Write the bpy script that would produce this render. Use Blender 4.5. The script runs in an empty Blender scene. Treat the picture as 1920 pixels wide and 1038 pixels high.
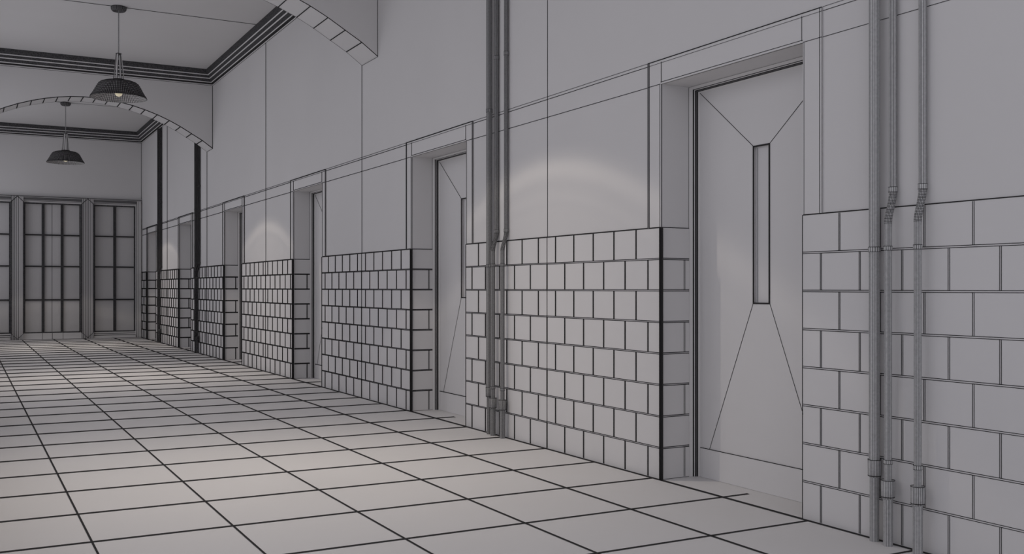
import bpy, math
from mathutils import Vector, Matrix

# ---------------------------------------------------------------- units
S = 0.6            # one floor tile is 0.6 m; everything below is measured in tiles
scene = bpy.context.scene
col = scene.collection

# ---------------------------------------------------------------- materials
def make_mat(name, rgb, rough=0.75, noise=0.0, nscale=3.0, emit=None, spec=0.25, bump=0.0):
    m = bpy.data.materials.new(name); m.use_nodes = True
    nt = m.node_tree; b = nt.nodes['Principled BSDF']
    b.inputs['Base Color'].default_value = (*rgb, 1)
    b.inputs['Roughness'].default_value = rough
    b.inputs['Specular IOR Level'].default_value = spec
    if noise > 0:
        tc = nt.nodes.new('ShaderNodeTexCoord'); n = nt.nodes.new('ShaderNodeTexNoise')
        n.inputs['Scale'].default_value = nscale; n.inputs['Detail'].default_value = 3
        r = nt.nodes.new('ShaderNodeValToRGB')
        r.color_ramp.elements[0].position = 0.3; r.color_ramp.elements[1].position = 0.7
        r.color_ramp.elements[0].color = (*[c * (1 - noise) for c in rgb], 1)
        r.color_ramp.elements[1].color = (*[min(1, c * (1 + noise)) for c in rgb], 1)
        nt.links.new(tc.outputs['Object'], n.inputs['Vector'])
        nt.links.new(n.outputs['Fac'], r.inputs['Fac'])
        nt.links.new(r.outputs['Color'], b.inputs['Base Color'])
    if emit:
        b.inputs['Emission Color'].default_value = (*emit[0], 1)
        b.inputs['Emission Strength'].default_value = emit[1]
    return m

CLAY = (0.640, 0.630, 0.632)
M_WALL = make_mat('grey_plaster', CLAY, 0.85, 0.012, 1.2)
M_CEIL = make_mat('grey_ceiling', CLAY, 0.85, 0.012, 1.2)
M_FLOOR = make_mat('grey_floor_tile', (.660, .648, .645), 0.7, 0.012, 1.5)
M_TILE = make_mat('grey_wall_tile', (0.65, 0.64, 0.642), 0.7, 0.012, 2.0)
M_DOOR = make_mat('grey_door_paint', (0.665, 0.655, 0.658), 0.8, 0.01, 2.0)
M_GLASS = make_mat('grey_frosted_glass', (0.64, 0.63, 0.64), 0.6, 0.01, 2.0)
M_PANE = make_mat('grey_window_glass', (0.53, 0.52, 0.525), 0.5, 0.01, 2.0)
M_LINE = make_mat('dark_joint', (0.034, 0.033, 0.034), 0.9, spec=0.1)
M_SOFT = make_mat('grey_joint', (0.11, 0.108, 0.11), 0.9, spec=0.1)
M_REED = make_mat('grey_reeded_moulding', (0.50, 0.49, 0.495), 0.85)
M_MID = make_mat('mid_grey_relief', (0.20, 0.198, 0.202), 0.85)
M_DENSE = make_mat('dense_dark_relief', (0.070, 0.069, 0.072), 0.9, 0.45, 60.0, spec=0.1)
M_MOULD = make_mat('grey_moulding', (0.63, 0.62, 0.62), 0.8)
M_PIPE = make_mat('grey_pipe_metal', (0.50, 0.50, 0.505), 0.7, 0.10, 90.0, spec=0.2)
M_SHADE = make_mat('grey_shade_metal', (0.30, 0.295, 0.30), 0.7, spec=0.2)
M_SHADE_LIT = make_mat('shade_inside_lit', (0.55, 0.54, 0.54), 0.7)  # inside of the shade, painted paler in place of bulb light
M_BULB = make_mat('warm_bulb', (0.6, 0.55, 0.42), 0.4, emit=((1.0, 0.88, 0.62), 0.30))
GL = [M_WALL, M_LINE, M_SOFT]

# ---------------------------------------------------------------- mesh builder
class MB:
    def __init__(s): s.v = []; s.f = []; s.m = []; s.sm = []
    def add(s, vs, fs, mi=0, smooth=False):
        o = len(s.v); s.v += [tuple(p) for p in vs]
        for f in fs:
            s.f.append([i + o for i in f]); s.m.append(mi); s.sm.append(smooth)
    def quad(s, a, b, c, d, mi=0, smooth=False): s.add([a, b, c, d], [(0, 1, 2, 3)], mi, smooth)
    def box(s, x0, x1, y0, y1, z0, z1, mi=0):
        x0, x1 = sorted((x0, x1)); y0, y1 = sorted((y0, y1)); z0, z1 = sorted((z0, z1))
        s.add([(x0,y0,z0),(x1,y0,z0),(x1,y1,z0),(x0,y1,z0),(x0,y0,z1),(x1,y0,z1),(x1,y1,z1),(x0,y1,z1)],
              [(0,3,2,1),(4,5,6,7),(0,1,5,4),(1,2,6,5),(2,3,7,6),(3,0,4,7)], mi)
    def ribbon(s, p, q, w0, w1, nrm, mi=1, lift=0.002, side=0):
        """flat strip from p to q; side=0 centred, +1/-1 keeps one edge on the line"""
        p = Vector(p); q = Vector(q); n = Vector(nrm).normalized()
        t = (q - p).normalized(); b = n.cross(t)
        l = n * lift
        a0, a1 = (-.5, .5) if side == 0 else ((0, 1) if side > 0 else (-1, 0))
        s.quad(p + b*w0*a0 + l, q + b*w1*a0 + l, q + b*w1*a1 + l, p + b*w0*a1 + l, mi)
    def rings(s, rings, mats, smooth=True, closed=True):
        """rings: list of vertex loops; mats(ring, seg) -> material index"""
        n = len(rings[0]); o = len(s.v)
        for r in rings: s.v += [tuple(p) for p in r]
        for i in range(len(rings) - 1):
            for j in range(n if closed else n - 1):
                k = (j + 1) % n
                s.f.append([o+i*n+j, o+i*n+k, o+(i+1)*n+k, o+(i+1)*n+j])
                s.m.append(mats(i, j) if callable(mats) else mats); s.sm.append(smooth)
    def build(s, name, mats, parent=None, loc=None):
        me = bpy.data.meshes.new(name)
        me.from_pydata([(x*S, y*S, z*S) for x, y, z in s.v], [], s.f)
        for m in mats: me.materials.append(m)
        for p, mi, sm in zip(me.polygons, s.m, s.sm): p.material_index = mi; p.use_smooth = sm
        me.validate(); me.update()
        o = bpy.data.objects.new(name, me); col.objects.link(o)
        if parent: o.parent = parent
        if loc: o.location = [c*S for c in loc]
        return o

def empty(name, loc):
    o = bpy.data.objects.new(name, None); o.empty_display_size = 0.1
    col.objects.link(o); o.location = [c*S for c in loc]; return o
def tag(o, label, cat, group=None):
    o['label'] = label; o['category'] = cat
    if group: o['group'] = group
    return o
def struct(o, label=None):
    o['kind'] = 'structure'
    if label: o['label'] = label
    return o

# ---------------------------------------------------------------- joint widths
# the drawn joints get broader the farther down the hall they lie
F = 1866.7
def dist(y, x=0.0): return max(3.0, .483*(x + 5.81) + .8757*(y + 7.70))
def wh(y, k, x=0.0): return k*dist(y, x)/F                       # running along or across the hall, on a wall
def wv(y, k): return min(.12, k*dist(y)**2/(F*5.81))             # upright, on the long wall
def wc(y, k): return min(.30, k*dist(y, -3)**2/(F*1.594))        # across the floor

# ---------------------------------------------------------------- dimensions
XL, XR = -6.05, 0.0          # inner faces of the long walls
Y0, Y1 = -8.6, 31.27        # hall ends; the near one pulled in and left open to admit light
ZC = 7.56                    # ceiling
ZD = 2.395                   # top of the tiled dado
ZO, ZB = 3.755, 3.985        # door opening top, string course top
XJ = 0.33                    # plastered depth of the door recess
DOORS = [-1.015 + 6*k for k in range(6)]
HW = 0.915                   # half width of a door opening
BAYS = [(-4.0, 7.27), (8.0, 19.27), (20.0, 31.27)]
ARCHES = [(-4.73, -4.0), (7.27, 8.0), (19.27, 20.0)]
TH = 0.75                    # wall thickness

# ---------------------------------------------------------------- floor
b = MB()
b.quad((XL, Y0, 0), (XR + TH, Y0, 0), (XR + TH, Y1 + .5, 0), (XL, Y1 + .5, 0))
b.box(XL, XR + TH, Y0, Y1 + .5, -.2, -.001)
slope = {-6: 1.0, -5: .90, -4: .72, -3: .56, -2: .43, -1: .34, 0: .27}
for X in range(-6, 1):
    ys = [Y0 + .5*i for i in range(int((Y1 - Y0)/.5))] + [Y1]
    for a, c in zip(ys[:-1], ys[1:]):
        if c < -7: continue
        def w(y):
            return .010 + min(.16, 1.35*dist(y, X)**2/(F*max(1.5, y + 7.7)*slope[X]))
        if X == 0:
            b.ribbon((0, a, 0), (0, c, 0), w(a)*1.05, w(c)*1.05, (0, 0, 1), 1, .003, side=1)
        else:
            b.ribbon((X, a, 0), (X, c, 0), w(a), w(c), (0, 0, 1), 1, .003)
for y in range(-7, 32):
    w = .012 + wc(y, 1.2)
    b.ribbon((XL, y, 0), (0, y, 0), w, w, (0, 0, 1), 1, .0035)
    if any(abs(y - d) < HW for d in DOORS):
        b.ribbon((0, y, 0), (.27, y, 0), w, w, (0, 0, 1), 1, .0035)
struct(b.build('floor', [M_FLOOR, M_LINE]), 'grey square tiled corridor floor with dark joints')

# ---------------------------------------------------------------- ceiling
b = MB()
b.box(XL - .2, XR + TH, Y0, Y1 + .5, ZC, ZC + .2)
for y in (2, 14, 26):
    b.ribbon((XL, y, ZC), (XR, y, ZC), .035, .035, (0, 0, -1), 1, .003)
struct(b.build('ceiling', [M_CEIL, M_LINE]))

# ---------------------------------------------------------------- right wall
def door_edges(): return [(d - HW, d + HW) for d in DOORS]
edges = door_edges()
piers = []
prev = Y0
for lo, hi in edges: piers.append((prev, lo)); prev = hi
piers.append((prev, Y1))
b = MB()
N = (-1, 0, 0)
for lo, hi in piers: b.box(0, TH, lo, hi, 0, ZO)
b.box(0, TH, Y0, Y1, ZO, ZC)
for lo, hi in edges: b.box(.62, TH, lo, hi, 0, ZO)
# upright seams of the plaster
for y in (2, 8, 14, 20, 26):
    b.ribbon((0, y, ZD), (0, y, ZC), wv(y, 1.05), wv(y, 1.05), N, 1)
# string course lines, from door to door
step = 1.0
for lo, hi in piers:
    lo2, hi2 = max(lo + .2, -7), hi - .2
    if hi2 < lo2: continue
    n = max(1, int((hi2 - lo2)/step)); ys = [lo2 + (hi2 - lo2)*i/n for i in range(n + 1)]
    for a, c in zip(ys[:-1], ys[1:]):
        b.ribbon((0, a, ZB - .028), (0, c, ZB - .028), wh(a, 1.3), wh(c, 1.3), N, 1)
        b.ribbon((0, a, ZB + .003), (0, c, ZB + .003), wh(a, 1.1), wh(c, 1.1), N, 2)
        b.ribbon((0, a, ZO), (0, c, ZO), wh(a, 1.25), wh(c, 1.25), N, 1)
for lo, hi in edges:
    # recess: arris of the plaster, back edge of the reveal and of the soffit
    b.ribbon((.003, hi, ZD), (.003, hi, ZO), .010, .010, (0, -1, 0), 2, side=0)
    b.ribbon((XJ, hi, ZD), (XJ, hi, ZO), wh(hi, .9), wh(hi, .9), (0, -1, 0), 2)
    b.ribbon((0, hi, ZO), (XJ, hi, ZO), wh(hi, 1.2), wh(hi, 1.2), (0, 0, -1), 1, side=-1)
    b.ribbon((XJ, lo, ZO), (XJ, hi, ZO), wh(hi, 1.0), wh(hi, 1.0), (0, 0, -1), 2)
    b.ribbon((.004, lo, ZO), (.004, hi, ZO), wh(hi, 1.3), wh(hi, 1.3), (0, 0, -1), 1, side=0)
    b.ribbon((0, lo, ZD), (0, lo, ZO), wv(lo, .8), wv(lo, .8), N, 2, side=1)
struct(b.build('wall_right', GL), 'grey plastered corridor wall with deep door recesses')

# ---------------------------------------------------------------- tiled dado on every pier
ROW = ZD/8
TT = .006
def dado(idx, lo, hi):
    b = MB()
    has_lo = any(abs(lo - (d + HW)) < 1e-6 for d in DOORS)     # a door recess on the near side of this pier
    has_hi = any(abs(hi - (d - HW)) < 1e-6 for d in DOORS)
    b.box(-TT, 0, lo - (TT if has_lo else 0), hi, 0, ZD)
    if has_lo: b.box(0, XJ, lo - TT, lo, 0, ZD)
    x = -TT
    ylo = max(lo, -6.5)
    base = (lo if has_lo else hi - 4.187)
    g = .0065                                                   # half the gap between two tiles
    # long joints
    for r in range(1, 9):
        z = r*ROW
        n = 8; ys = [ylo + (hi - ylo)*i/n for i in range(n + 1)]
        for a, c in zip(ys[:-1], ys[1:]):
            if r < 8:
                for s in (-g, g): b.ribbon((x, a, z+s), (x, c, z+s), wh(a, 1.3), wh(c, 1.3), N, 1)
            else:
                b.ribbon((x, a, z), (x, c, z), wh(a, 2.3), wh(c, 2.3), N, 1, side=0)
        if has_lo:
            w = wh(lo, 1.4)
            for s in ((-g, g) if r < 8 else (0,)):
                b.ribbon((0, lo - TT, z+s), (XJ, lo - TT, z+s), w, w, (0, -1, 0), 1)
    if has_lo:
        b.ribbon((0, lo - TT, .004), (XJ, lo - TT, .004), wh(lo, 1.6), wh(lo, 1.6), (0, -1, 0), 1, side=-1)
        # bullnose corner
        cw = .036 + .0012*(lo + 1)
        b.ribbon((x, lo - TT, 0), (x, lo - TT, ZD), cw, cw, N, 1, .003, side=-1)
        b.ribbon((-TT, lo - TT, 0), (-TT, lo - TT, ZD), cw*.72, cw*.72, (0, -1, 0), 1, .003, side=1)
        b.ribbon((-TT + cw*.22, lo - TT, 0), (-TT + cw*.22, lo - TT, ZD), .004, .004, (0, -1, 0), 0, .005)
        for r in range(8):
            if r % 2 == 0:
                for s in (-g, g):
                    b.ribbon((.272 + s, lo - TT, r*ROW + .01), (.272 + s, lo - TT, (r+1)*ROW - .01), wh(lo, 1.0), wh(lo, 1.0), (0, -1, 0), 1)
    # upright joints
    for r in range(8):
        first = .395 if r % 2 == 1 else .20
        k = 0
        while True:
            y = base + first + .38*k; k += 1
            if y > hi - .04: break
            if y < ylo: continue
            for s in (-g*.9, g*.9):
                b.ribbon((x, y + s, r*ROW + g), (x, y + s, (r+1)*ROW - g), wv(y, 1.2), wv(y, 1.2), N, 1)
    for y in (2, 8, 14, 20, 26):
        if lo < y < hi: b.ribbon((x, y, 0), (x, y, ZD), wv(y, 1.2), wv(y, 1.2), N, 1)
    if has_hi:
        b.ribbon((x, hi, 0), (x, hi, ZD), wv(hi, 1.6), wv(hi, 1.6), N, 1, side=1)
    return struct(b.build('trim_%d' % idx, [M_TILE, M_LINE]), 'grey wall tiling in brick bond with dark joints')
ti = 1
for lo, hi in piers:
    dado(ti, lo, hi); ti += 1

# ---------------------------------------------------------------- doors
def ring_profile(b, prof, mats, c, top):
    """sweep a (depth, inset) profile round the two jambs and the head of a door"""
    for i in range(len(prof) - 1):
        (xa, ia), (xb, ib) = prof[i], prof[i+1]
        P = lambda x, ins: [(x, c + HW - ins, 0), (x, c + HW - ins, top - ins), (x, c - HW + ins, top - ins), (x, c - HW + ins, 0)]
        A, B = P(xa, ia), P(xb, ib)
        for j in range(3): b.quad(A[j], A[j+1], B[j+1], B[j], mats[i])
for k, c in enumerate(DOORS):
    near = wh(c, 1.0)
    # leaf, with an opening for the vision panel
    lw, lz = HW - .056, ZO - .056
    b = MB(); X = .425; xb = .50; cc = c + .015
    y0, y1 = c - lw, c + lw
    wy, z0, z1 = .108, 1.676, 3.098
    b.box(X, xb, y0, cc - wy, .002, lz); b.box(X, xb, cc + wy, y1, .002, lz)
    b.box(X, xb, cc - wy, cc + wy, .002, z0); b.box(X, xb, cc - wy, cc + wy, z1, lz)
    for p, q in (((cc - wy, z1), (y0, lz)), ((cc + wy, z1), (y1, lz)), ((cc - wy, z0), (cc - .703, .285)), ((cc + wy, z0), (cc + .703, .285))):
        b.ribbon((X, p[0], p[1]), (X, q[0], q[1]), near*1.35, near*1.35, N, 1)
    leaf = struct(b.build('door_%d' % (k + 1), [M_DOOR, M_LINE, M_SOFT]), 'flush grey door leaf with a tall narrow vision panel')
    # vision panel: bead and pane
    b = MB()
    t = max(.009, near*1.6)
    b.box(X - .006, X + .004, cc - wy, cc - wy + t*1.6, z0, z1, 0); b.box(X - .006, X + .004, cc + wy - t, cc + wy, z0, z1, 0)
    b.box(X - .006, X + .004, cc - wy + t*1.6, cc + wy - t, z1 - .013, z1, 0); b.box(X - .006, X + .004, cc - wy + t*1.6, cc + wy - t, z0, z0 + .013, 0)
    b.build('glazing_bead', [M_LINE], leaf)
    b = MB()
    b.box(X + .03, X + .045, cc - wy, cc + wy, z0, z1)
    b.ribbon((X + .03, cc + wy - t - .018, z0 + .02), (X + .03, cc + wy - t - .018, z1 - .02), .004, .004, N, 1)
    b.build('vision_panel', [M_GLASS, M_SOFT], leaf)
    # kick plate
    b = MB()
    b.box(X - .006, X, y0 + .01, y1 - .01, .002, .283)
    b.ribbon((X - .006, y0 + .01, .283), (X - .006, y1 - .01, .283), near*1.6, near*1.6, N, 1, side=0)
    b.build('kick_plate', [M_DOOR, M_LINE], leaf)
    # frame
    b = MB()
    prof = [(XJ, 0), (.362, .022), (.378, .024), (.383, .030), (.398, .032), (.402, .040), (.412, .043), (.425, .056)]
    ring_profile(b, prof, [0, 1, 0, 1, 2, 1, 0], c, ZO)
    b.ribbon((.345, c, ZO - .011), (.345, c, ZO - .012), .006, .006, (-.5, 0, -.7), 1)
    b.build('door_frame', [M_MOULD, M_LINE, M_SOFT], leaf)
    # surround
    b = MB(); pr = .008
    for s in (-1, 1):
        ya, yb = c + s*HW, c + s*(HW + .2)
        b.box(-pr, 0, ya, yb, ZD + .004, ZB)
        v = wv(yb, 1.1)
        for dy in (-.012, .012): b.ribbon((-pr, yb + dy*1 - s*.012, ZD), (-pr, yb + dy - s*.012, ZB), v, v, N, 1 if dy*s < 0 else 2)
        b.ribbon((-pr, ya + s*.012, ZD), (-pr, ya + s*.012, ZO), v*.8, v*.8, N, 2)
        if s > 0: b.ribbon((-pr, yb - .012, ZD), (-pr, yb - .012, ZB), .026, .026, N, 3, .001)
    b.box(-pr, 0, c - HW, c + HW, ZO, ZB)
    L0, L1 = c - HW - .2, c + HW + .2
    b.ribbon((-pr, L0, ZB), (-pr, L1, ZB), wh(L0, 2.0), wh(L1, 2.0), N, 1, side=0)
    b.ribbon((-pr, L0, ZB - .03), (-pr, L1, ZB - .03), wh(L0, 1.0), wh(L1, 1.0), N, 2)
    b.ribbon((-pr, c - HW, ZO + .018), (-pr, c + HW, ZO + .018), wh(L0, 1.2), wh(L1, 1.2), N, 1)
    for s in (-1, 1):
        ya, yb = c + s*HW, c + s*(HW + .2)
        b.ribbon((-pr, min(ya, yb), ZO), (-pr, max(ya, yb), ZO), wh(ya, 1.2), wh(yb, 1.2), N, 1)
        b.ribbon((-pr, ya - s*.012, ZO + .012), (-pr, ya - s*.012, ZB - .02), wv(ya, 1.1), wv(ya, 1.1), N, 1)
    b.build('door_surround', GL + [M_MID], leaf)

# ---------------------------------------------------------------- left wall (beside the viewer), unseen; openings invented and sized to let daylight in
b = MB()
light_gaps = [(-8.3, -5.1), (-3.7, 1.3), (1.9, 7.0), (8.3, 13.3), (13.9, 19.0), (20.4, 25.2), (26.0, 30.8)]
WZ0, WZ1 = 1.1, 7.0
prev = Y0
for lo, hi in light_gaps:
    b.box(XL - .3, XL, prev, lo, 0, ZC); b.box(XL - .3, XL, lo, hi, 0, WZ0); b.box(XL - .3, XL, lo, hi, WZ1, ZC); prev = hi
b.box(XL - .3, XL, prev, Y1 + .5, 0, ZC)
struct(b.build('wall_left', [M_WALL]))

# ---------------------------------------------------------------- arches
AJ = [(0, 5.513), (-.275, 5.71), (-.55, 5.868), (-.83, 6.03), (-1.11, 6.17), (-1.41, 6.295), (-1.71, 6.396), (-2.0, 6.475), (-2.295, 6.535), (-2.585, 6.575), (-2.88, 6.595)]
half = AJ
full = half + [(XL - x, z) for x, z in reversed(half)]
for (ya, yb), nm in zip(ARCHES, ('near', 'middle', 'far')):
    b = MB()
    for (xa, za), (xc, zc) in zip(full[:-1], full[1:]):
        b.quad((xa, ya, za), (xa, yb, za), (xc, yb, zc), (xc, ya, zc))                 # soffit
        b.quad((xa, ya, za), (xc, ya, zc), (xc, ya, ZC), (xa, ya, ZC))                 # near face
        b.quad((xa, yb, za), (xa, yb, ZC), (xc, yb, ZC), (xc, yb, zc))
        n = Vector((zc - za, 0, -(xc - xa))); n = -n if n.z > 0 else n
        w = wh(ya, 1.6, xa)
        b.ribbon((xa, ya, za), (xc, ya, zc), w, w, (0, -1, 0), 1)
        b.ribbon((xa, yb - .006, za), (xc, yb - .006, zc), w*.8, w*.8, n, 2, side=0)
    for x, z in full[1:-1]:
        i = full.index((x, z)); xa, za = full[i-1]; xc, zc = full[i+1]
        n = Vector((zc - za, 0, -(xc - xa))); n = -n if n.z > 0 else n
        w = wh(ya, 2.0, x)
        b.ribbon((x, ya, z), (x, yb, z), w, w, n, 1, .005)
    w = wh(ya, 1.3)
    b.ribbon((-w*.6, ya, 5.52), (-w*.6, ya, 7.2), w, w, (0, -1, 0), 2)
    b.ribbon((-.004, ya, 5.511), (-.004, yb, 5.511), w*1.2, w*1.2, (0, 0, -1), 2, side=0)
    struct(b.build('wall_arch_' + nm, GL), 'grey segmental arch spanning the corridor')

# ---------------------------------------------------------------- cornices, one run round each bay
CP = [(0.0, 7.185), (.010, 7.185), (.012, 7.208), (.050, 7.245), (.060, 7.265), (.102, 7.335), (.115, 7.357), (.154, 7.415), (.166, 7.436), (.195, 7.48), (.215, ZC)]
CM = [0, 0, 1, 0, 2, 0, 2, 0, 2, 2]
for i, (ya, yb) in enumerate(BAYS):
    b = MB()
    loops = [[(XL + d, ya + d, z), (XR - d, ya + d, z), (XR - d, yb - d, z), (XL + d, yb - d, z)] for d, z in CP]
    b.rings(loops, lambda r, s: CM[r], smooth=False)
    o = .004
    for p, q, n in (((XR, ya, 7.182), (XR, yb, 7.182), (-1, 0, 0)), ((XL, yb, 7.182), (XR, yb, 7.182), (0, -1, 0))):
        b.ribbon(p, q, .012, .012, n, 1, o)
    struct(b.build('trim_%d' % ti, [M_MOULD, M_LINE, M_DENSE]), 'stepped cornice with dark coved bands'); ti += 1

# ---------------------------------------------------------------- end wall with three tall windows
NE = (0, -1, 0)
WIN = [(-5.83, -4.35, 1), (-3.93, -2.08, 2), (-1.65, -.22, 1)]
WB, WT = .215, 4.84
b = MB()
xs = [XL] + [v for w in WIN for v in w[:2]] + [XR]
for i in range(0, len(xs), 2): b.box(xs[i], xs[i+1], Y1, Y1 + .5, 0, ZC)
for x0, x1, _ in WIN:
    b.box(x0, x1, Y1, Y1 + .5, WT, ZC); b.box(x0, x1, Y1, Y1 + .5, 0, WB); b.box(x0, x1, Y1 + .35, Y1 + .5, WB, WT)
b.ribbon((-3.02, Y1, 0), (-3.02, Y1, WB), .02, .02, NE, 2)
for x in (-2.67, -3.34): b.ribbon((x, Y1, 0), (x, Y1, WB), .015, .015, NE, 2)
b.ribbon((-.012, Y1, 5.1), (-.012, Y1, 7.18), .02, .02, NE, 2)
struct(b.build('wall_back', GL), 'grey end wall of the corridor above three tall windows')

for i, (x0, x1, nm_) in enumerate(WIN):
    b = MB(); fw = .045; yf, yk = Y1 + .02, Y1 + .10
    b.box(x0, x0 + fw, yf, yk, WB, WT, 0); b.box(x1 - fw, x1, yf, yk, WB, WT, 0)
    b.box(x0 + fw, x1 - fw, yf, yk, WT - fw, WT, 0); b.box(x0 + fw, x1 - fw, yf, yk, WB, WB + fw*.9, 0)
    win = struct(b.build('window_%d' % (i + 1), [M_DENSE]), 'tall gridded window in the corridor end wall')
    bars = [x0 + (x1 - x0)*(j + 1)/(nm_ + 1) for j in range(nm_)]
    for x in bars:
        b = MB(); b.box(x - .045, x + .045, yf + .01, yk - .01, WB + fw, WT - fw)
        for s in (-.016, .016): b.ribbon((x + s, yf + .01, WB + fw), (x + s, yf + .01, WT - fw), .010, .010, NE, 1)
        b.build('mullion', [M_DENSE, M_LINE], win)
    cuts = [x0 + fw] + [v for x in bars for v in (x - .045, x + .045)] + [x1 - fw]
    for z in (1.395, 2.585, 3.70):
        b = MB()
        for a, c in zip(cuts[::2], cuts[1::2]): b.box(a, c, yf + .02, yk - .02, z - .022, z + .022)
        b.build('glazing_bar', [M_LINE], win)
    b = MB(); b.box(x0 + fw, x1 - fw, yk, yk + .02, WB + fw*.9, WT - fw)
    if nm_ == 2: b.ribbon((-3.02, yk, WB + fw), (-3.02, yk, WT - fw), .018, .018, NE, 1)
    b.build('pane', [M_PANE, M_SOFT], win)

# moulded piers between and above the windows
def ribs(b, x0, x1, z0, z1, n, dark):
    """vertical reeded pier"""
    w = (x1 - x0)/n
    for j in range(n):
        d = .13 + .02*math.sin(math.pi*(j + .5)/n)
        b.box(x0 + j*w, x0 + (j+1)*w, Y1 - d, Y1, z0, z1, 0)
        b.ribbon((x0 + j*w, Y1 - d, z0), (x0 + j*w, Y1 - d, z1), .018, .018, NE, 1 if j in dark else 2)
for x0, x1 in ((-4.33, -3.95), (-2.06, -1.67)):
    b = MB(); ribs(b, x0, x1, .0, 5.03, 7, (1, 2, 4, 5))
    m = (x0 + x1)/2
    for s, xe in ((-1, x0), (1, x1)):
        b.ribbon((m, Y1 - .156, 5.03), (xe, Y1 - .156, WT), .02, .02, NE, 1)
        b.ribbon((m, Y1 - .156, 0.03), (xe, Y1 - .156, WB), .016, .016, NE, 2)
        b.box(xe - .02, xe + .02, Y1 - .14, Y1, WB, WT, 3)
    struct(b.build('trim_%d' % ti, [M_REED, M_LINE, M_SOFT, M_DENSE]), 'reeded moulding between two end windows'); ti += 1
b = MB(); ribs(b, -.20, -.04, .0, 5.0, 3, (0, 2))
struct(b.build('trim_%d' % ti, [M_MOULD, M_LINE, M_SOFT]), 'reeded moulding at the corner of the end wall'); ti += 1
b = MB()
zz = [4.885, 4.925, 4.965, 5.0, 5.035, 5.065]
for j in range(5):
    b.box(XL, XR - .02, Y1 - .08 - .012*j, Y1, zz[j], zz[j+1], 3 if j in (1, 2, 4) else 0)
    b.ribbon((XL, Y1 - .08 - .012*j, zz[j]), (XR - .02, Y1 - .08 - .012*j, zz[j]), .012, .012, NE, 1)
struct(b.build('trim_%d' % ti, [M_REED, M_LINE, M_DENSE, M_MID]), 'moulding running above the end windows'); ti += 1
b = MB()
for x0, x1, n_ in WIN:
    if n_ == 1:
        b.box(x0, x1 - 0, Y1 - .05, Y1, .0, .10); 
        b.ribbon((x0, Y1 - .05, .10), (x1, Y1 - .05, .10), .02, .02, NE, 1)
        b.ribbon((x0, Y1, .16), (x1, Y1, .16), .02, .02, NE, 1)
struct(b.build('trim_%d' % ti, [M_MOULD, M_LINE]), 'low plinth under the outer end windows'); ti += 1

# ---------------------------------------------------------------- pipes
def tube(b, prof, n, cover, x=0.0, y=0.0, path=None):
    """lathe with n reeds; cover = share of each reed taken by its dark line.
       prof: (z, radius) or, with path, (x offset, z, radius)"""
    rings = []
    for p in prof:
        if len(p) == 2: ox, z, r = 0.0, p[0], p[1]
        else: ox, z, r = p
        L = []
        for j in range(n):
            a = 2*math.pi*j/n; a2 = a + 2*math.pi/n*cover
            L.append((x + ox + r*math.cos(a), y + r*math.sin(a), z)); L.append((x + ox + r*math.cos(a2), y + r*math.sin(a2), z))
        rings.append(L)
    b.rings(rings, lambda i, j: 1 if j % 2 == 0 else 0, smooth=True)
PM = [M_PIPE, M_LINE]
WHERE = ['beside the nearest door', 'beside the second door', 'far off past the second arch', 'farthest off near the end windows']
SHADEW = ['grey', 'dark grey', 'almost black', 'almost black']
GRP = ['grey pipes beside the nearest door', 'dark grey pipes beside the second door', 'dark pipes past the second arch', 'dark pipes near the end windows']
COVER = [.28, .62, .93, .95]
def collar(par, z0, z1, r, cov, ox=0.0, name='collar', n=16):
    b = MB(); e = min(.006, (z1 - z0)*.3)
    tube(b, [(ox, z0, r*.85), (ox, z0, r*.97), (ox, z0 + e*.5, r), (ox, z1 - e*.5, r), (ox, z1, r*.97), (ox, z1, r*.85)], n, cov)
    for z in (z0, z1): tube(b, [(ox, z, r*1.015), (ox, z + .003, r*1.015)], n, 1.0)
    return b.build(name, PM, par)
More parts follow.
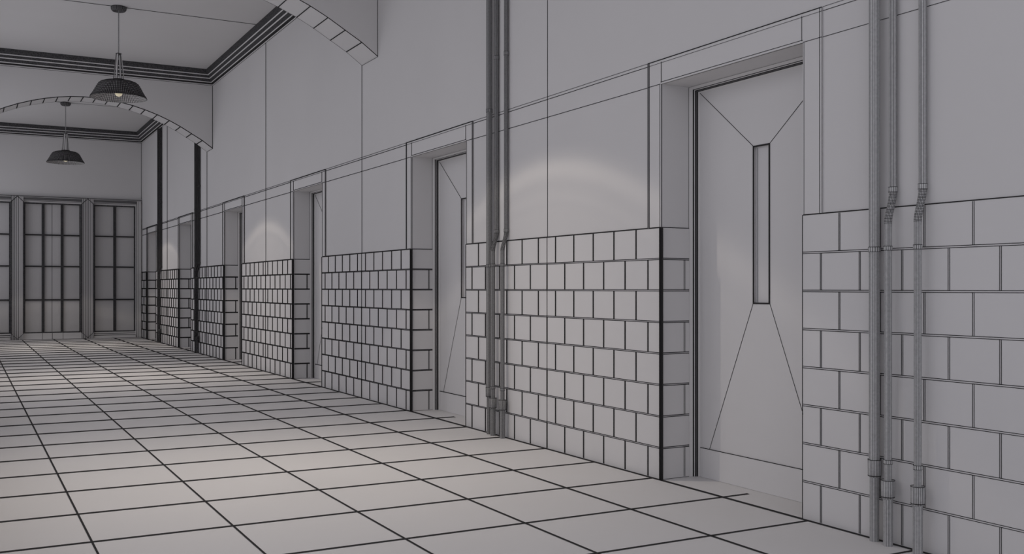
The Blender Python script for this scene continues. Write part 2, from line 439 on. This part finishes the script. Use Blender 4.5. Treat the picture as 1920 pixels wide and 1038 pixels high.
for ci, P in enumerate((-2.68, 3.31, 21.2, 27.3)):
    cov = COVER[ci]
    top = 7.16 if ci != 0 else 7.16
    # wide riser
    e = empty('wide_pipe', (-.062, P, 0))
    tag(e, 'widest %s upright pipe of three, %s' % (SHADEW[ci], WHERE[ci]), 'pipe', GRP[ci])
    b = MB(); tube(b, [(.56, .0385), (top, .0385)], 20, cov); rs = b.build('riser', PM, e)
    b = MB(); tube(b, [(0, .0325), (.48, .0325)], 20, cov + .05); b.build('lower_pipe', PM, e)
    b = MB(); tube(b, [(.458, .034), (.472, .045), (.585, .0465), (.586, .038)], 26, min(.95, cov + .05))
    tube(b, [(.583, .0468), (.588, .0468)], 26, 1.0); tube(b, [(.468, .0455), (.474, .0462)], 26, 1.0); b.build('coupling', PM, e)
    collar(rs, 2.078, 2.112, .0425, cov); collar(rs, 4.004, 4.044, .0425, cov)
    # two slim risers with an offset bend over the dado
    for j, dy in enumerate((-.14, -.39)):
        e = empty('slim_pipe', (-.085, P + dy, 0))
        pos = 'middle' if j == 0 else 'rightmost'
        tag(e, 'slim %s bent pipe, %s of three, %s' % (SHADEW[ci], pos, WHERE[ci]), 'pipe', GRP[ci])
        up = .050
        b = MB(); tube(b, [(up, 2.50, .0265), (up, top, .0265)], 16, min(.97, cov + .06)); rs = b.build('riser', PM, e)
        b = MB(); tube(b, [(.44, .0255), (2.27, .0255)], 16, min(.97, cov + .04)); mp = b.build('middle_pipe', PM, e)
        b = MB(); tube(b, [(0, .0335), (.35, .0335)], 18, min(.97, cov)); b.build('lower_pipe', PM, e)
        b = MB(); pts = []
        n = 22
        for q in range(n + 1):
            t = q/n; s = t*t*(3 - 2*t); pts.append((up*s, 2.265 + .235*t, .0262))
        tube(b, pts, 16, min(.97, cov + .05))
        for q in range(1, n): 
            ox, z, r = pts[q]; tube(b, [(ox, z, r + .0006), (ox, z + .0035, r + .0006)], 16, 1.0)
        b.build('bend', PM, e)
        collar(rs, 2.498, 2.533, .031, cov, up); collar(rs, 4.640, 4.686, .031, cov, up)
        collar(mp, 2.084, 2.113, .0305, cov); collar(mp, .578, .605, .0305, cov)
        b = MB(); tube(b, [(.330, .036), (.346, .046), (.462, .0475), (.463, .026)], 24, min(.95, cov + .02))
        tube(b, [(.460, .0478), (.465, .0478)], 24, 1.0); tube(b, [(.343, .0462), (.349, .0470)], 24, 1.0); b.build('coupling', PM, e)

# ---------------------------------------------------------------- pendant lamps
def lathe(b, prof, n, cover, m0=0, m1=1, cap_dark_rings=()):
    rings = []
    for r, z in prof:
        L = []
        for j in range(n):
            a = 2*math.pi*j/n; a2 = a + 2*math.pi/n*cover
            L.append((r*math.cos(a), r*math.sin(a), z)); L.append((r*math.cos(a2), r*math.sin(a2), z))
        rings.append(L)
    b.rings(rings, lambda i, j: m1 if (j % 2 == 0 or i in cap_dark_rings) else m0, smooth=True)
LX = -3.022
def make_lamp(y):
    e = empty('pendant_lamp', (LX, y, ZC))
    z = lambda v: v - ZC                          # heights are given from the floor
    b = MB()
    lathe(b, [(.0, z(7.556)), (.150, z(7.556)), (.153, z(7.53)), (.148, z(7.50)), (.125, z(7.468)), (.108, z(7.462)), (.100, z(7.475)), (.05, z(7.50)), (0, z(7.505))], 40, .75)
    b.build('ceiling_canopy', [M_SHADE, M_LINE], e)
    b = MB(); tube(b, [(z(6.60), .0105), (z(7.505), .0105)], 10, .5); b.build('rod', [M_PIPE, M_LINE], e)
    b = MB(); lathe(b, [(0, z(6.612)), (.055, z(6.610)), (.060, z(6.600)), (.058, z(6.588)), (0, z(6.585))], 20, .7)
    b.build('top_plate', [M_SHADE, M_LINE], e)
    for q in range(4):
        a = math.pi/4 + q*math.pi/2 + .25
        b = MB()
        for s in (-1, 0, 1):                     # each stay is a pale bar between two dark rods
            p0 = Vector((.048*math.cos(a), .048*math.sin(a), z(6.59))); p1 = Vector((.105*math.cos(a), .105*math.sin(a), z(6.075)))
            off = Vector((-math.sin(a), math.cos(a), 0))*.016*s
            u = Vector((math.cos(a), math.sin(a), 0)); v = Vector((-math.sin(a), math.cos(a), 0))
            rr = .013 if s == 0 else .0055
            rg = [[p + off + u*rr*math.cos(t*math.pi/3) + v*rr*math.sin(t*math.pi/3) for t in range(6)] for p in (p0, p1)]
            b.rings(rg, 0 if s == 0 else 1)
        b.build('stay', [M_MOULD, M_SOFT], e)
    b = MB(); lathe(b, [(.118, z(6.030)), (.124, z(6.040)), (.124, z(6.075)), (.112, z(6.083)), (0, z(6.085))], 40, .85)
    b.build('shade_collar', [M_SHADE, M_LINE], e)
    prof = [(.118, 6.052), (.18, 6.047), (.24, 6.038), (.30, 6.024), (.35, 6.004), (.388, 5.975), (.412, 5.940), (.434, 5.900), (.456, 5.858), (.478, 5.817), (.500, 5.778), (.522, 5.742), (.540, 5.716), (.545, 5.702)]
    b = MB()
    lathe(b, [(r, z(h)) for r, h in prof], 88, .68)
    # dark hoops on the outside
    for i in range(1, len(prof) - 1):
        r, h = prof[i]; lathe(b, [(r + .0015, z(h) + .008), (r + .0030, z(h) - .008)], 72, 1.0, 1, 1)
    inner = [(r - .008, h - .006) for r, h in prof]
    lathe(b, [(r, z(h)) for r, h in reversed(inner)], 84, .30, 2, 1)
    for i in range(1, len(inner) - 1):
        r, h = inner[i]; lathe(b, [(r - .002, z(h) - .003), (r - .001, z(h) + .004)], 72, 1.0, 1, 1)
    lathe(b, [(.545, z(5.702)), (.549, z(5.697)), (.537, z(5.696))], 72, 1.0, 1, 1)
    b.build('shade', [M_SHADE, M_LINE, M_SHADE_LIT], e)
    b = MB(); lathe(b, [(.0, z(6.03)), (.045, z(6.03)), (.050, z(5.93)), (.046, z(5.875)), (0, z(5.872))], 20, .8)
    sock = b.build('socket', [M_SHADE, M_LINE], e)
    b = MB(); pr = []
    for q in range(11):
        a = math.pi*(q/10); pr.append((max(.0005, .074*math.sin(a)), z(5.80) + .074*math.cos(a)))
    lathe(b, pr, 24, .0001, 0, 0); b.build('bulb', [M_BULB], sock)['label'] = 'warm glowing bulb'
    return e
def copy_tree(o, parent=None):
    c = o.copy(); col.objects.link(c); c.parent = parent
    for ch in o.children: copy_tree(ch, c)
    return c
lamp = make_lamp(14.0)
tag(lamp, 'dark caged pendant lamp hanging in front of the lower arch, larger of the two', 'lamp', 'pendant lamps along the corridor ceiling')
l2 = copy_tree(lamp); l2.location = (LX*S, 26*S, ZC*S)
l2['label'] = 'dark pendant lamp seen through the lower arch, smaller and nearer the end windows'
l3 = copy_tree(lamp); l3.location = (LX*S, 2*S, ZC*S)
l3['label'] = 'pendant lamp of the nearest bay, above the top edge of the view'

# photometric profile of the lamp: a 50 degree cone with a bright rim
ang = [0, 15, 30, 40, 44, 45.2, 45.9, 46.6, 48.1, 49.6, 50.4, 51.6, 53.2, 60, 90]
cd = [3400, 3100, 2200, 1350, 1020, 1020, 880, 1030, 830, 1180, 1000, 330, 0, 0, 0]
hor = [0]
ies = "IESNA:LM-63-2002\n[TEST] profile\nTILT=NONE\n1 1000 1 %d %d 1 2 0 0 0\n1 1 100\n" % (len(ang), len(hor))
ies += " ".join("%g" % a for a in ang) + "\n" + " ".join("%g" % a for a in hor) + "\n" + " ".join("%g" % c for c in cd) + "\n"
txt = bpy.data.texts.new('lamp_profile'); txt.from_string(ies)
LAMP_POWER = 0.64
for y in (2.0, 14.0, 26.0):
    L = bpy.data.lights.new('lamp_light', 'POINT'); L.energy = LAMP_POWER; L.shadow_soft_size = .012
    L.color = (1.0, .89, .76); L.use_nodes = True
    nt = L.node_tree; em = nt.nodes['Emission']
    n = nt.nodes.new('ShaderNodeTexIES'); n.mode = 'INTERNAL'; n.ies = txt
    nt.links.new(n.outputs['Fac'], em.inputs['Strength'])
    o = bpy.data.objects.new('lamp_light', L); col.objects.link(o); o.location = (LX*S, y*S, 5.70*S)

# ---------------------------------------------------------------- daylight
w = bpy.data.worlds.new('overcast'); scene.world = w; w.use_nodes = True
bg = w.node_tree.nodes['Background']
bg.inputs['Color'].default_value = (.925, .925, 1.0, 1); bg.inputs["Strength"].default_value = .825

# ---------------------------------------------------------------- camera
cam = bpy.data.cameras.new('camera'); co = bpy.data.objects.new('camera', cam); col.objects.link(co)
cam.lens = 35.0; cam.sensor_width = 36.0; cam.sensor_fit = 'HORIZONTAL'
co.location = (-5.8104*S, -7.6978*S, 1.8204*S)
co.rotation_euler = (math.pi/2, 0, -.504067)
cam.shift_y = 20.4/1920
cam.clip_start = .02; cam.clip_end = 200
scene.camera = co
scene.view_settings.view_transform = 'Standard'; scene.view_settings.look = 'None'
scene.view_settings.gamma = 1; scene.view_settings.exposure = 0
